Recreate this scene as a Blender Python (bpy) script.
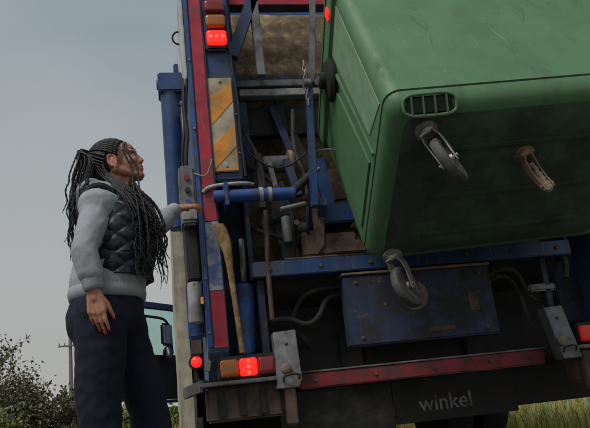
import bpy, bmesh, math, random
from mathutils import Vector, Matrix, noise
random.seed(7)
for o in list(bpy.data.objects): bpy.data.objects.remove(o)
S = bpy.context.scene
C = S.collection
V = Vector
R = math.radians

# ------------------------------------------------------------------ camera
YAW, PIT, ROLL = R(11), R(16), R(6.5)
fw = V((math.sin(YAW)*math.cos(PIT), math.cos(YAW)*math.cos(PIT), math.sin(PIT)))
rt = fw.cross(V((0, 0, 1))).normalized()
up = rt.cross(fw)
r2 = rt*math.cos(ROLL) - up*math.sin(ROLL)
u2 = up*math.cos(ROLL) + rt*math.sin(ROLL)
cd = bpy.data.cameras.new('camera')
cam = bpy.data.objects.new('camera', cd)
C.objects.link(cam)
cam.matrix_world = Matrix(((r2.x, u2.x, -fw.x, -1.47), (r2.y, u2.y, -fw.y, -3.95), (r2.z, u2.z, -fw.z, 0.42), (0, 0, 0, 1)))
cd.lens = 36*700/590
cd.sensor_width = 36
cd.clip_end = 3000
cd.clip_start = 0.05
S.camera = cam

# ------------------------------------------------------------------ sky and sun (overcast)
SUN_EL, SUN_AZ = R(55), R(228)          # azimuth measured from +Y clockwise: high behind the camera, to the left
w = bpy.data.worlds.new('World'); S.world = w; w.use_nodes = True
n = w.node_tree.nodes; l = w.node_tree.links
n.clear()
out = n.new('ShaderNodeOutputWorld'); bg = n.new('ShaderNodeBackground')
sky = n.new('ShaderNodeTexSky'); sky.sky_type = 'NISHITA'; sky.sun_disc = False
sky.sun_elevation = SUN_EL; sky.sun_rotation = SUN_AZ; sky.dust_density = 6.0; sky.air_density = 1.0
hs = n.new('ShaderNodeHueSaturation'); hs.inputs['Saturation'].default_value = 0.22
# cloud deck: soft grey layer hung over the whole dome
tc = n.new('ShaderNodeTexCoord'); mp = n.new('ShaderNodeMapping'); mp.inputs['Scale'].default_value = (1.0, 1.0, 2.2)
nz = n.new('ShaderNodeTexNoise'); nz.inputs['Scale'].default_value = 1.6; nz.inputs['Detail'].default_value = 5; nz.inputs['Roughness'].default_value = .45
cr = n.new('ShaderNodeValToRGB')
cr.color_ramp.elements[0].position = .36; cr.color_ramp.elements[0].color = (1.75, 2.35, 2.75, 1)
cr.color_ramp.elements[1].position = .64; cr.color_ramp.elements[1].color = (2.8, 3.2, 3.5, 1)
sx = n.new('ShaderNodeSeparateXYZ')
hz = n.new('ShaderNodeMapRange'); hz.inputs[1].default_value = 0.0; hz.inputs[2].default_value = 0.55; hz.inputs[3].default_value = 1.0; hz.inputs[4].default_value = 0.0
mh = n.new('ShaderNodeMix'); mh.data_type = 'RGBA'
mh.inputs[7].default_value = (3.75, 3.7, 3.5, 1)       # paler, warmer cloud towards the horizon
mx = n.new('ShaderNodeMix'); mx.data_type = 'RGBA'; mx.inputs[0].default_value = 0.9
l.new(tc.outputs['Generated'], mp.inputs[0]); l.new(mp.outputs[0], nz.inputs['Vector']); l.new(nz.outputs[0], cr.inputs[0])
l.new(tc.outputs['Generated'], sx.inputs[0]); l.new(sx.outputs['Z'], hz.inputs[0]); l.new(hz.outputs[0], mh.inputs[0])
l.new(cr.outputs[0], mh.inputs[6])
l.new(sky.outputs[0], hs.inputs['Color']); l.new(hs.outputs[0], mx.inputs[6]); l.new(mh.outputs[2], mx.inputs[7])
l.new(mx.outputs[2], bg.inputs['Color']); bg.inputs['Strength'].default_value = 0.1
l.new(bg.outputs[0], out.inputs[0])
sd = bpy.data.lights.new('sun', 'SUN'); sd.energy = 1.5; sd.angle = R(25); sd.color = (1, .95, .88)
sun = bpy.data.objects.new('sun', sd); C.objects.link(sun)
dirv = V((math.sin(SUN_AZ)*math.cos(SUN_EL), math.cos(SUN_AZ)*math.cos(SUN_EL), math.sin(SUN_EL)))
sun.rotation_euler = dirv.to_track_quat('Z', 'Y').to_euler(); sun.location = dirv*30
S.view_settings.view_transform = 'Standard'; S.view_settings.look = 'None'
S.view_settings.exposure = 0.3; S.view_settings.gamma = 1; S.view_settings.use_curve_mapping = False
S.render.engine = 'CYCLES'

# ------------------------------------------------------------------ materials
def mat(name, col, rough=.5, metal=0, var=.25, scale=9, dirt=None, dirt_amt=.45, dirt_scale=6, rust=0, rust_scale=11, bump=.15, bump_scale=60,
        emit=None, emit_s=0, streak=False, attr=None, coat=0, trans=0, scratch=None):
    m = bpy.data.materials.new(name); m.use_nodes = True
    t = m.node_tree; n = t.nodes; l = t.links
    b = n['Principled BSDF']
    tc = n.new('ShaderNodeTexCoord')
    def noise_(sc, det=6, ro=.6, stretch=None):
        nz = n.new('ShaderNodeTexNoise'); nz.inputs['Scale'].default_value = sc; nz.inputs['Detail'].default_value = det; nz.inputs['Roughness'].default_value = ro
        if stretch:
            mp = n.new('ShaderNodeMapping'); mp.inputs['Scale'].default_value = stretch
            l.new(tc.outputs['Object'], mp.inputs[0]); l.new(mp.outputs[0], nz.inputs['Vector'])
        else: l.new(tc.outputs['Object'], nz.inputs['Vector'])
        return nz.outputs[0]
    def ramp(s, a, c, va=0, vb=1):
        r = n.new('ShaderNodeMapRange'); r.inputs[1].default_value = a; r.inputs[2].default_value = c; r.inputs[3].default_value = va; r.inputs[4].default_value = vb
        r.interpolation_type = 'SMOOTHSTEP'
        l.new(s, r.inputs[0]); return r.outputs[0]
    def mix(f, a, c):
        x = n.new('ShaderNodeMix'); x.data_type = 'RGBA'
        l.new(f, x.inputs[0])
        for i, q in ((6, a), (7, c)):
            if isinstance(q, tuple): x.inputs[i].default_value = (*q, 1) if len(q) == 3 else q
            else: l.new(q, x.inputs[i])
        return x.outputs[2]
    lo = tuple(c*(1-var) for c in col); hi = tuple(min(1, c*(1+var)) for c in col)
    c = mix(ramp(noise_(scale), .3, .7), lo, hi)
    if attr:
        a = n.new('ShaderNodeAttribute'); a.attribute_name = 'var'
        c = mix(a.outputs['Fac'], c, attr)
    rs = None
    if dirt:
        f = ramp(noise_(dirt_scale, 8, .68, (1, 1, .18) if streak else None), .62-dirt_amt*.42, .82-dirt_amt*.3, 0, .9)
        c = mix(f, c, dirt); rs = f
    if rust:
        f2 = ramp(noise_(rust_scale, 10, .7), .70-rust*.3, .74-rust*.3)
        rc = mix(ramp(noise_(40), .35, .65), (.10, .045, .02), (.20, .10, .05))
        c = mix(f2, c, rc)
    if scratch:
        f3 = ramp(noise_(28, 3, .5, (1.4, 1.4, .12)), .66, .70, 0, .7); f4 = ramp(noise_(3, 3, .5), .42, .6)
        mm_ = n.new('ShaderNodeMath'); mm_.operation = 'MULTIPLY'; l.new(f3, mm_.inputs[0]); l.new(f4, mm_.inputs[1])
        c = mix(mm_.outputs[0], c, scratch)
    l.new(c, b.inputs['Base Color'])
    b.inputs['Roughness'].default_value = rough; b.inputs['Metallic'].default_value = metal
    if dirt: l.new(ramp(rs, 0, 1, rough, min(.95, rough+.35)), b.inputs['Roughness'])
    if coat: b.inputs['Coat Weight'].default_value = coat
    if trans: b.inputs['Transmission Weight'].default_value = trans
    if bump:
        bp = n.new('ShaderNodeBump'); bp.inputs['Strength'].default_value = bump; bp.inputs['Distance'].default_value = .004
        l.new(noise_(bump_scale, 6, .65), bp.inputs['Height']); l.new(bp.outputs[0], b.inputs['Normal'])
    if emit:
        b.inputs['Emission Color'].default_value = (*emit, 1); b.inputs['Emission Strength'].default_value = emit_s
    return m
DUST = (.16, .135, .11); GRIME = (.025, .022, .02)
M = {}
M['blue'] = mat('blue_paint', (.018, .06, .19), .42, scratch=(.16, .18, .22), dirt=(.06, .075, .10), dirt_amt=.5, rust=.22, streak=True)
M['blue_faded'] = mat('faded_blue_paint', (.05, .115, .25), .5, scratch=(.22, .25, .3), dirt=(.12, .14, .17), dirt_amt=.45, rust=.2, streak=True)
M['blue_dark'] = mat('shaded_grimy_blue_paint', (.018, .04, .11), .6, dirt=(.035, .032, .03), dirt_amt=.65, rust=.3)  # darker blue with shade put into the colour, plus grime
M['blue_bright'] = mat('bright_blue_paint', (.018, .085, .33), .45, scratch=(.18, .22, .30), dirt=(.05, .055, .075), dirt_amt=.55, dirt_scale=14, rust=.25)
M['white'] = mat('white_paint', (.55, .56, .56), .45, dirt=(.30, .29, .27), dirt_amt=.5, streak=True)
M['cream'] = mat('cream_paint', (.48, .45, .34), .55, dirt=(.22, .17, .11), dirt_amt=.5, rust=.15, streak=True)
M['brown'] = mat('rusty_brown_steel', (.13, .085, .06), .8, dirt=(.05, .035, .03), dirt_amt=.5, rust=.4)
M['red'] = mat('red_reflective_paint', (.42, .022, .05), .45, scratch=(.30, .12, .13), dirt=(.14, .06, .06), dirt_amt=.35, rust=.12)
M['red_shaded'] = mat('shaded_dirty_red_paint', (.26, .014, .022), .55, dirt=(.07, .04, .035), dirt_amt=.55, rust=.25)  # red dulled with extra dirt to stand in for shade on the bar
M['red_worn'] = mat('worn_red_strip', (.33, .34, .36), .6, dirt=(.05, .11, .27), dirt_amt=.6, dirt_scale=16, rust=.1)
M['steel'] = mat('grey_steel', (.20, .205, .22), .5, .3, scratch=(.33, .33, .33), dirt=(.10, .09, .08), dirt_amt=.5, rust=.2)
M['steel_lt'] = mat('pale_grey_steel', (.38, .38, .38), .5, .1, dirt=(.2, .17, .13), dirt_amt=.5, rust=.2)
M['chrome'] = mat('piston_chrome', (.6, .6, .6), .2, 1, dirt=(.2, .18, .15), dirt_amt=.3)
M['black'] = mat('black_grime', (.018, .018, .02), .7, dirt=(.05, .042, .035), dirt_amt=.45)
M['rubber'] = mat('rubber', (.025, .025, .026), .8, dirt=(.09, .08, .07), dirt_amt=.4)
M['dirt'] = mat('caked_refuse_dirt', (.25, .175, .10), .95, var=.5, scale=14, dirt=(.09, .065, .045), dirt_amt=.55, dirt_scale=9, bump=.8, bump_scale=35)
M['tan'] = mat('tan_mud', (.28, .21, .15), .9, dirt=(.10, .07, .05), dirt_amt=.45, bump=.4)
M['wood'] = mat('worn_wood', (.34, .22, .085), .65, dirt=(.14, .09, .045), dirt_amt=.55, dirt_scale=20)
M['orange'] = mat('orange_reflective', (.72, .27, .025), .5, dirt=(.4, .28, .14), dirt_amt=.4)
M['board'] = mat('board_white', (.46, .40, .30), .6, dirt=(.30, .20, .09), dirt_amt=.5)
M['lens_red'] = mat('red_lens', (.25, .015, .02), .25, var=.1, coat=.5)
M['lens_amber'] = mat('amber_lens', (.42, .12, .02), .25, var=.1, coat=.5)
M['lit'] = mat('lit_red_lens', (.8, .02, .015), .3, var=.05, emit=(1, .012, .008), emit_s=1.5)
M['led'] = mat('lit_red_led', (.9, .1, .08), .3, var=.05, emit=(1, .05, .03), emit_s=2.4)
M['lit_dim'] = mat('glowing_red_reflector', (.7, .02, .02), .3, var=.05, emit=(1, .02, .02), emit_s=.7)  # emission gives the bin's reflector its glow
M['lit_faint'] = mat('faint_red_lens', (.55, .03, .03), .3, var=.1, emit=(1, .02, .02), emit_s=.08)
M['amber_lit'] = mat('amber_marker', (.6, .2, .03), .3, emit=(1, .25, .02), emit_s=.25)
M['teal'] = mat('teal_glass', (.62, .90, .84), .03, var=.05, bump=0, trans=1)
M['mirror'] = mat('mirror_glass', (.6, .62, .62), .08, 1, var=.05, bump=0)
M['green'] = mat('green_plastic', (.090, .200, .096), .52, scratch=(.15, .27, .16), var=.10, scale=4, dirt=(.075, .14, .08), dirt_amt=.3, dirt_scale=7, streak=True, bump=.12, bump_scale=90)
M['green_dk'] = mat('shaded_dirty_green_plastic', (.050, .098, .058), .6, var=.25, dirt=(.03, .045, .036), dirt_amt=.55, dirt_scale=4)  # green darkened for downward-facing shade as well as dirt
M['green_pale'] = mat('pale_green_plastic', (.23, .38, .24), .5, var=.14, dirt=(.17, .29, .18), dirt_amt=.35, streak=True)
M['groove'] = mat('dark_groove', (.012, .016, .012), .9)  # near-black for seam, trunnion, cracks and the pocket's painted shade
M['caster'] = mat('caster_steel', (.34, .33, .30), .45, .5, dirt=(.15, .11, .08), dirt_amt=.5, rust=.25)
M['caster_rust'] = mat('muddy_caster_steel', (.30, .20, .14), .85, dirt=(.13, .08, .06), dirt_amt=.5, rust=.3)
M['tyre'] = mat('caster_tyre', (.055, .055, .055), .7, dirt=(.13, .12, .10), dirt_amt=.4, dirt_scale=25)
M['skin'] = mat('skin', (.47, .215, .14), .48, var=.16, scale=26, dirt=(.40, .15, .10), dirt_amt=.35, dirt_scale=18, bump=.1, bump_scale=220)
M['lip'] = mat('lips', (.30, .075, .07), .4, var=.05)
M['nail'] = mat('red_nail_polish', (.75, .05, .10), .2, var=.03, coat=.6, bump=0)
M['eye'] = mat('eye_white', (.38, .35, .33), .2, var=.03, bump=0)
M['iris'] = mat('iris', (.02, .012, .008), .15, var=.05, bump=0)
M['hair'] = mat('black_braided_hair', (.009, .009, .012), .55, var=.4, bump=.3, bump_scale=300)
M['grey_cloth'] = mat('grey_marl_fleece', (.33, .345, .38), .95, var=.1, scale=14, bump=.35, bump_scale=260)
M['navy'] = mat('black_shiny_quilting', (.007, .009, .017), .42, var=.2, bump=.3, bump_scale=70)
M['pants'] = mat('dark_navy_trousers', (.0038, .0072, .020), .92, var=.18, bump=.3, bump_scale=180)
M['shoe'] = mat('black_leather', (.02, .02, .02), .5)
M['asphalt'] = mat('asphalt', (.05, .05, .05), .9, dirt=(.10, .09, .075), dirt_amt=.5, dirt_scale=.8, bump=.6, bump_scale=120)
M['field'] = mat('meadow', (.17, .17, .05), 1, var=.4, scale=.7, dirt=(.24, .19, .08), dirt_amt=.45, dirt_scale=2, bump=.8, bump_scale=8)
M['grass'] = mat('grass_blades', (.17, .21, .045), .7, attr=(.55, .47, .15), bump=0)
M['leaf'] = mat('shrub_leaves', (.08, .11, .045), .6, attr=(.17, .11, .075), bump=0)
M['leaf_y'] = mat('weed_leaves', (.10, .15, .035), .6, attr=(.24, .22, .07), bump=0)
M['bark'] = mat('bark', (.09, .07, .055), .9, bump=.5)
M['pole'] = mat('weathered_pole', (.17, .15, .13), .9, bump=.4)
M['post'] = mat('pale_green_fence_paint', (.36, .48, .40), .6, dirt=(.2, .18, .14), dirt_amt=.3)
M['text'] = mat('white_lettering', (.30, .30, .30), .7, dirt=(.12, .11, .10), dirt_amt=.55, dirt_scale=14)

# ------------------------------------------------------------------ mesh helpers
class MB:
    def __init__(s): s.bm = bmesh.new()
    def _take(s, t):
        me = bpy.data.meshes.new('t'); t.to_mesh(me); t.free(); s.bm.from_mesh(me); bpy.data.meshes.remove(me); return s
    def obox(s, c, ax, ay, az, bev=0, seg=2):
        t = bmesh.new(); bmesh.ops.create_cube(t, size=2)
        m = Matrix((ax, ay, az)).transposed().to_4x4(); m.translation = V(c)
        bmesh.ops.transform(t, matrix=m, verts=t.verts)
        if bev: bmesh.ops.bevel(t, geom=t.edges[:], offset=bev, segments=seg, affect='EDGES', clamp_overlap=True)
        return s._take(t)
    def box(s, x0, x1, y0, y1, z0, z1, bev=.004, seg=2):
        return s.obox(((x0+x1)/2, (y0+y1)/2, (z0+z1)/2), V((abs(x1-x0)/2, 0, 0)), V((0, abs(y1-y0)/2, 0)), V((0, 0, abs(z1-z0)/2)), bev, seg)
    def bar(s, a, b, wd, th, upv=(0, 1, 0), bev=.003):
        a, b = V(a), V(b); d = (b-a); L = d.length; d.normalize()
        q = d.cross(V(upv)).normalized(); p = q.cross(d)
        return s.obox((a+b)/2, d*(L/2), q*(wd/2), p*(th/2), bev)
    def cyl(s, a, b, r0, r1=None, seg=20, bev=0, cap=True):
        a, b = V(a), V(b); d = b-a
        t = bmesh.new(); bmesh.ops.create_cone(t, cap_ends=cap, segments=seg, radius1=r0, radius2=r0 if r1 is None else r1, depth=d.length)
        if bev: bmesh.ops.bevel(t, geom=[e for e in t.edges if len(e.link_faces) == 2 and any(len(f.verts) > 4 for f in e.link_faces)], offset=bev, segments=2, affect='EDGES')
        m = d.to_track_quat('Z', 'Y').to_matrix().to_4x4(); m.translation = (a+b)/2
        bmesh.ops.transform(t, matrix=m, verts=t.verts)
        return s._take(t)
    def sph(s, c, rad, ax=None, u=16, v=10):
        t = bmesh.new(); bmesh.ops.create_uvsphere(t, u_segments=u, v_segments=v, radius=1)
        if isinstance(rad, (int, float)): rad = (rad,)*3
        if ax is None: ax = (V((1, 0, 0)), V((0, 1, 0)), V((0, 0, 1)))
        m = Matrix((ax[0]*rad[0], ax[1]*rad[1], ax[2]*rad[2])).transposed().to_4x4(); m.translation = V(c)
        bmesh.ops.transform(t, matrix=m, verts=t.verts)
        if m.determinant() < 0: bmesh.ops.reverse_faces(t, faces=t.faces[:])
        return s._take(t)
    def cap(s, a, b, r0, r1, seg=14):
        a, b = V(a), V(b)
        s.sph(a, r0, u=seg, v=8); s.sph(b, r1, u=seg, v=8)
        if (b-a).length > 1e-5: s.cyl(a, b, r0, r1, seg)
        return s
    def tube(s, pts, rad, seg=8, close=False):
        pts = [V(p) for p in pts]
        if not close and 3 <= len(pts) <= 8 and isinstance(rad, (int, float)):      # round off the kinks
            for _ in range(2):
                q = [pts[0]]
                for a, b in zip(pts, pts[1:]): q += [a*.75+b*.25, a*.25+b*.75]
                pts = q+[pts[-1]]
        N = len(pts)
        rr = rad if isinstance(rad, (list, tuple)) else [rad]*N
        rings = []; q = None
        for i, p in enumerate(pts):
            if close: d = pts[(i+1) % N]-pts[i-1]
            else: d = pts[min(i+1, N-1)]-pts[max(i-1, 0)]
            d.normalize()
            if q is None: q = d.orthogonal().normalized()
            q = (q-d*q.dot(d)).normalized(); k = d.cross(q)
            rings.append([s.bm.verts.new(p+(q*math.cos(6.28318*j/seg)+k*math.sin(6.28318*j/seg))*rr[i]) for j in range(seg)])
        for i in range(N if close else N-1):
            A, B = rings[i], rings[(i+1) % N]
            for j in range(seg): s.bm.faces.new((A[j], A[(j+1) % seg], B[(j+1) % seg], B[j]))
        if not close: s.bm.faces.new(rings[0][::-1]); s.bm.faces.new(rings[-1])
        return s
    def prism(s, poly, off, bev=0):
        off = V(off); A = [V(p) for p in poly]
        t = bmesh.new()
        a = [t.verts.new(p) for p in A]; b = [t.verts.new(p+off) for p in A]
        k = len(a)
        t.faces.new(a[::-1]); t.faces.new(b)
        for i in range(k): t.faces.new((a[i], a[(i+1) % k], b[(i+1) % k], b[i]))
        bmesh.ops.recalc_face_normals(t, faces=t.faces[:])
        if bev: bmesh.ops.bevel(t, geom=t.edges[:], offset=bev, segments=2, affect='EDGES', clamp_overlap=True)
        return s._take(t)
    def loft(s, rings, cap0=True, cap1=True):
        vs = [[s.bm.verts.new(p) for p in r] for r in rings]; k = len(vs[0])
        for A, B in zip(vs, vs[1:]):
            for j in range(k): s.bm.faces.new((A[j], A[(j+1) % k], B[(j+1) % k], B[j]))
        if cap0: s.bm.faces.new(vs[0][::-1])
        if cap1: s.bm.faces.new(vs[-1])
        return s
    def lathe(s, c, axis, prof, seg=32):       # prof: (radius, offset along axis)
        c = V(c); a = V(axis).normalized(); q = a.orthogonal().normalized(); k = a.cross(q)
        return s.loft([[c+a*h+(q*math.cos(6.28318*j/seg)+k*math.sin(6.28318*j/seg))*r for j in range(seg)] for r, h in prof])
    def lens(s, x0, x1, z0, z1, yb, yf, r):     # rounded lens facing -Y, gently domed
        cx, cz, hx, hz_ = (x0+x1)/2, (z0+z1)/2, abs(x1-x0)/2, abs(z1-z0)/2; rings = []
        for y, ins in ((yb, 0), (yb+(yf-yb)*.6, 0), (yb+(yf-yb)*.85, .003), (yf, .009), (yf-.0015, .02)):
            p = []
            for sx_, sz_, a0 in ((1, 1, 0), (-1, 1, 90), (-1, -1, 180), (1, -1, 270)):
                for k in range(7):
                    a = R(a0+15*k); q = max(.002, r-ins*.5)
                    p.append(V((cx+sx_*(hx-ins-q)+q*math.cos(a), y, cz+sz_*(hz_-ins-q)+q*math.sin(a))))
            rings.append(p)
        return s.loft(rings)
    def build(s, name, m, parent=None, sharp=35, recalc=True):
        if recalc: bmesh.ops.recalc_face_normals(s.bm, faces=s.bm.faces[:])
        me = bpy.data.meshes.new(name); s.bm.to_mesh(me); s.bm.free()
        me.materials.append(M[m] if isinstance(m, str) else m)
        me.polygons.foreach_set('use_smooth', [True]*len(me.polygons))
        if sharp and sharp < 180: me.set_sharp_from_angle(angle=R(sharp))
        return link(name, me, parent)
def link(name, me, parent=None):
    o = bpy.data.objects.new(name, me); C.objects.link(o)
    if parent: o.parent = parent; o.matrix_parent_inverse = parent_inv(parent)
    return o
def parent_inv(p): return p.matrix_basis.inverted() if p.parent is None else Matrix.Identity(4)
def thing(name, label, cat, loc=(0, 0, 0), group=None):
    o = bpy.data.objects.new(name, None); C.objects.link(o); o.location = loc; o.empty_display_size = .1
    return tag(o, label, cat, group)
def tag(o, label, cat, group=None):
    o['label'] = label; o['category'] = cat
    if group: o['group'] = group
    return o
def structure(o): o['kind'] = 'structure'; return o
def bake(o, mods):
    """apply modifiers given as (type, settings) and keep the evaluated mesh"""
    for ty, st in mods:
        md = o.modifiers.new(ty, ty)
        for k, v in st.items(): setattr(md, k, v)
    dg = bpy.context.evaluated_depsgraph_get(); dg.update()
    me = bpy.data.meshes.new_from_object(o.evaluated_get(dg)); old = o.data
    o.modifiers.clear(); o.data = me; me.name = o.name; bpy.data.meshes.remove(old)
    me.polygons.foreach_set('use_smooth', [True]*len(me.polygons))
    return o
def wrinkle(o, amp, scale, seed=0, stretch=(1, 1, 1), ridged=False):
    me = o.data
    ns = [v.normal.copy() for v in me.vertices]
    for v, nn in zip(me.vertices, ns):
        p = V((v.co.x*stretch[0], v.co.y*stretch[1], v.co.z*stretch[2]))*scale+V((seed*7.1, seed*3.3, 0))
        q = noise.noise(p)+.5*noise.noise(p*2.1)
        if ridged: q = 1-2*abs(q)
        v.co += nn*amp*q
    me.update()

# ------------------------------------------------------------------ ground
g = MB(); N = 40
def gs(i): t = (i/N)*2-1; return math.copysign(abs(t)**2.2, t)*900
gv = [[g.bm.verts.new((gs(i), gs(j), -.004)) for j in range(N+1)] for i in range(N+1)]
for i in range(N):
    for j in range(N): g.bm.faces.new((gv[i][j], gv[i+1][j], gv[i+1][j+1], gv[i][j+1]))
structure(g.build('ground', 'field'))
structure(MB().box(-6.5, 2.1, -30, 9.2, -.3, 0, 0).build('road', 'asphalt'))

# ------------------------------------------------------------------ garbage truck
T = thing('garbage_truck', 'blue and white garbage truck with red striped tailgate tipping a green bin', 'truck', (0, 0, 0))
P = lambda mb, name, m, parent=T, sharp=35: mb.build(name, m, parent, sharp)

# container body behind the tailgate
P(MB().box(-1.27, 1.27, 1.05, 5.9, 1.0, 3.25, .03), 'container_body', 'blue')
P(MB().box(-1.285, -1.275, 1.1, 5.85, 2.3, 3.2, .002), 'side_panel', 'white')
P(MB().box(1.275, 1.285, 1.1, 5.85, 2.3, 3.2, .002), 'side_panel', 'white')
for y in (1.15, 2.3, 3.45, 4.6, 5.75):
    for s in (-1, 1): P(MB().box(s*1.288, s*1.33, y-.05, y+.05, 1.0, 3.2, .008), 'side_rib', 'blue')
# chassis
for s in (-1, 1): P(MB().box(s*.33, s*.47, .25, 8.3, .62, .88, .01), 'chassis_rail', 'black')
P(MB().cyl((-1.1, 2.1, .5), (1.1, 2.1, .5), .09), 'axle', 'black')
P(MB().box(-.32, .32, .9, 1.3, .5, .88, .02), 'cross_member', 'black')
P(MB().cyl((-.2, 2.6, .62), (-.2, 4.6, .62), .12), 'exhaust_pipe', 'black')
def truck_wheel(x0, x1, y, r=.5):
    mid = (x0+x1)/2; s = 1 if mid > 0 else -1; wd = abs(x1-x0)
    prof = [(r*.56, -wd/2), (r*.9, -wd/2), (r*.985, -wd/2+.03), (r, -wd/2+.06), (r, wd/2-.06), (r*.985, wd/2-.03), (r*.9, wd/2), (r*.56, wd/2)]
    wl = P(MB().lathe((mid, y, r), (s, 0, 0), prof, 40), 'wheel', 'rubber')
    P(MB().lathe((mid, y, r), (s, 0, 0), [(r*.1, -.02), (r*.3, -.02), (r*.57, wd/2-.05), (r*.57, wd/2-.02), (r*.3, wd/2-.09), (r*.12, wd/2-.06), (r*.1, wd/2-.06)], 32), 'rim', 'steel', wl)
for s in (-1, 1):
    truck_wheel(s*.97, s*1.24, 2.1); truck_wheel(s*.66, s*.93, 2.1); truck_wheel(s*.95, s*1.24, 6.2)
    arc = [(0, 2.1+.62*math.cos(R(a)), .5+.6*math.sin(R(a))) for a in range(0, 181, 15)]
    outer = [(s*.64, y, z) for _, y, z in arc]; inner = [(s*.64, 2.1+(y-2.1)*.95, .5+(z-.5)*.95) for _, y, z in arc]
    P(MB().prism(outer+inner[::-1], (s*.64, 0, 0)), 'mudguard', 'black')

# tailgate side walls (outer plates, their rear edge carries the red strip)
for s in (-1, 1):
    side = P(MB().prism([(s*1.165, -.1, .80), (s*1.165, -.1, 3.3), (s*1.165, 1.0, 3.3), (s*1.165, 1.0, .95), (s*1.165, .55, .62), (s*1.165, .1, .62)], (s*.115, 0, 0), .006), 'tailgate_side', 'blue_faded')
    P(MB().box(s*1.283, s*1.297, -.09, 1.0, 2.44, 3.25, .003), 'white_side_panel', 'white', side)
    # inner column on which the lamps sit
    P(MB().box(-1.0 if s < 0 else 1.06, s*1.162, -.075, .9, 1.78, 3.3, .01), 'tailgate_column', 'blue')
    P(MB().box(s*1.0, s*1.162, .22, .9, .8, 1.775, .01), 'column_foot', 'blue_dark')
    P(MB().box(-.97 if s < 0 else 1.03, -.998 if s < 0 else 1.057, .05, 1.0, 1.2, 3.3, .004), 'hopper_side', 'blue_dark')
    # red strip
    st = P(MB().box(s*1.176, s*1.246, -.112, -.102, 1.53, 3.28, .002), 'red_strip', 'red')
    P(MB().box(s*1.172, s*1.248, -.111, -.102, 1.13, 1.527, .002), 'worn_strip', 'red_worn')
    P(MB().box(s*1.170, s*1.246, -.113, -.102, .815, 1.127, .002), 'red_strip', 'red')
    P(MB().box(s*1.254, s*1.279, -.118, -.102, .82, 3.28, .003), 'edge_trim', 'blue_bright')
for z in (.9, 1.2, 1.62, 2.1, 2.55, 3.0):
    P(MB().cyl((-1.267, -.119, z), (-1.267, -.126, z), .008, seg=6), 'bolt', 'steel')
for x in (-.9, -.6, -.3, 0, .3, .6, .9):
    P(MB().cyl((x, -.061, 1.24), (x, -.07, 1.24), .013, seg=6), 'bolt', 'brown')
for x in (-.7, -.35, 0, .35, .6):
    P(MB().cyl((x, -.021, .60), (x, -.03, .60), .011, seg=6), 'bolt', 'brown')
for z in (1.95, 2.2, 2.5, 2.57): P(MB().cyl((-1.008, -.076, z), (-1.008, -.083, z), .006, seg=6), 'bolt', 'steel')
P(MB().tube([(-1.015, -.09, 2.63), (-1.008, -.1, 2.5), (-.99, -.09, 2.3), (-.995, -.085, 2.05), (-.985, -.08, 1.8)], .007), 'lamp_cable', 'black')
# grab loops on the white side
for z in (3.02, 2.55):
    pts = [(-1.297-.045*math.sin(R(a)), .42, z-.05*math.cos(R(a))) for a in range(0, 181, 20)]
    P(MB().tube(pts, .007), 'grab_loop', 'black')
# top hamper
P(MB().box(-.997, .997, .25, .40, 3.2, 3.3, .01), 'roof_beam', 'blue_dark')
P(MB().box(-.965, .965, .235, .246, 3.165, 3.245, .002), 'red_roof_strip', 'red')
P(MB().box(-1.2, 1.2, .62, 1.0, 3.305, 3.36, .01), 'tailgate_roof', 'blue')

# lamp tower
for s in (-1, 1):
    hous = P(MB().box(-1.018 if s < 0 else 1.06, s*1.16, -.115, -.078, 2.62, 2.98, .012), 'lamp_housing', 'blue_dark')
    for z0, z1, m in ((2.875, 2.955, 'lens_red'), (2.768, 2.852, 'lens_amber'), (2.648, 2.742, 'lit')):
        ln = P(MB().lens(-1.028 if s < 0 else 1.066, s*1.15, z0, z1, -.116, -.143, .02), 'lamp_lens', m, hous)
        if m == 'lit':
            for k in range(3):
                P(MB().sph((-(1.052+k*.037) if s < 0 else 1.08+k*.027, -.146, (z0+z1)/2), (.011, .007, .011)), 'led', 'led', hous)
# chevron board
for s in (-1, 1):
    bd = P(MB().box(-1.02 if s < 0 else 1.06, s*1.165, -.092, -.078, 1.83, 2.44, .004), 'chevron_board', 'board')
    if s < 0:
        X0, X1 = -1.16, -1.025
        for (l0, l1, ra, rb) in ((2.13, 2.315, 2.28, 2.40), (1.85, 2.00, 1.99, 2.125)):
            P(MB().prism([(X0, -.0955, l0), (X1, -.0955, ra), (X1, -.0955, rb), (X0, -.0955, l1)], (0, .003, 0)), 'orange_stripe', 'orange', bd)
        P(MB().prism([(X0, -.0955, 1.835), (X1, -.0955, 1.835), (X1, -.0955, 1.86), (X0, -.0955, 1.845)], (0, .003, 0)), 'orange_stripe', 'orange', bd)
    for z in (1.86, 2.41): P(MB().sph((s*1.09, -.093, z), (.009, .005, .009)), 'bolt', 'steel', bd)

# diagonal blue brace and grey post at the top left, dirty packer plate
P(MB().bar((-.80, .06, 3.12), (-.985, .06, 2.66), .075, .06), 'diagonal_brace', 'blue')
P(MB().box(-.835, -.782, .03, .09, 2.52, 3.3, .004), 'upright_post', 'steel')
P(MB().box(.782, .835, .03, .09, 2.52, 3.3, .004), 'upright_post', 'steel')
plate = MB()
gx, gz = 36, 18
pv = [[plate.bm.verts.new((-.965+1.93*i/gx, .44+.17*j/gz+.025*noise.noise((i*.35, j*.35, 1)), 2.72+.60*j/gz)) for j in range(gz+1)] for i in range(gx+1)]
for i in range(gx):
    for j in range(gz): plate.bm.faces.new((pv[i][j], pv[i+1][j], pv[i+1][j+1], pv[i][j+1]))
ob = P(plate, 'packer_plate', 'dirt'); bake(ob, [('SOLIDIFY', dict(thickness=.03, offset=-1))])
P(MB().box(-.965, .965, .42, .56, 2.64, 2.715, .006), 'packer_edge', 'blue_dark')
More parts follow.
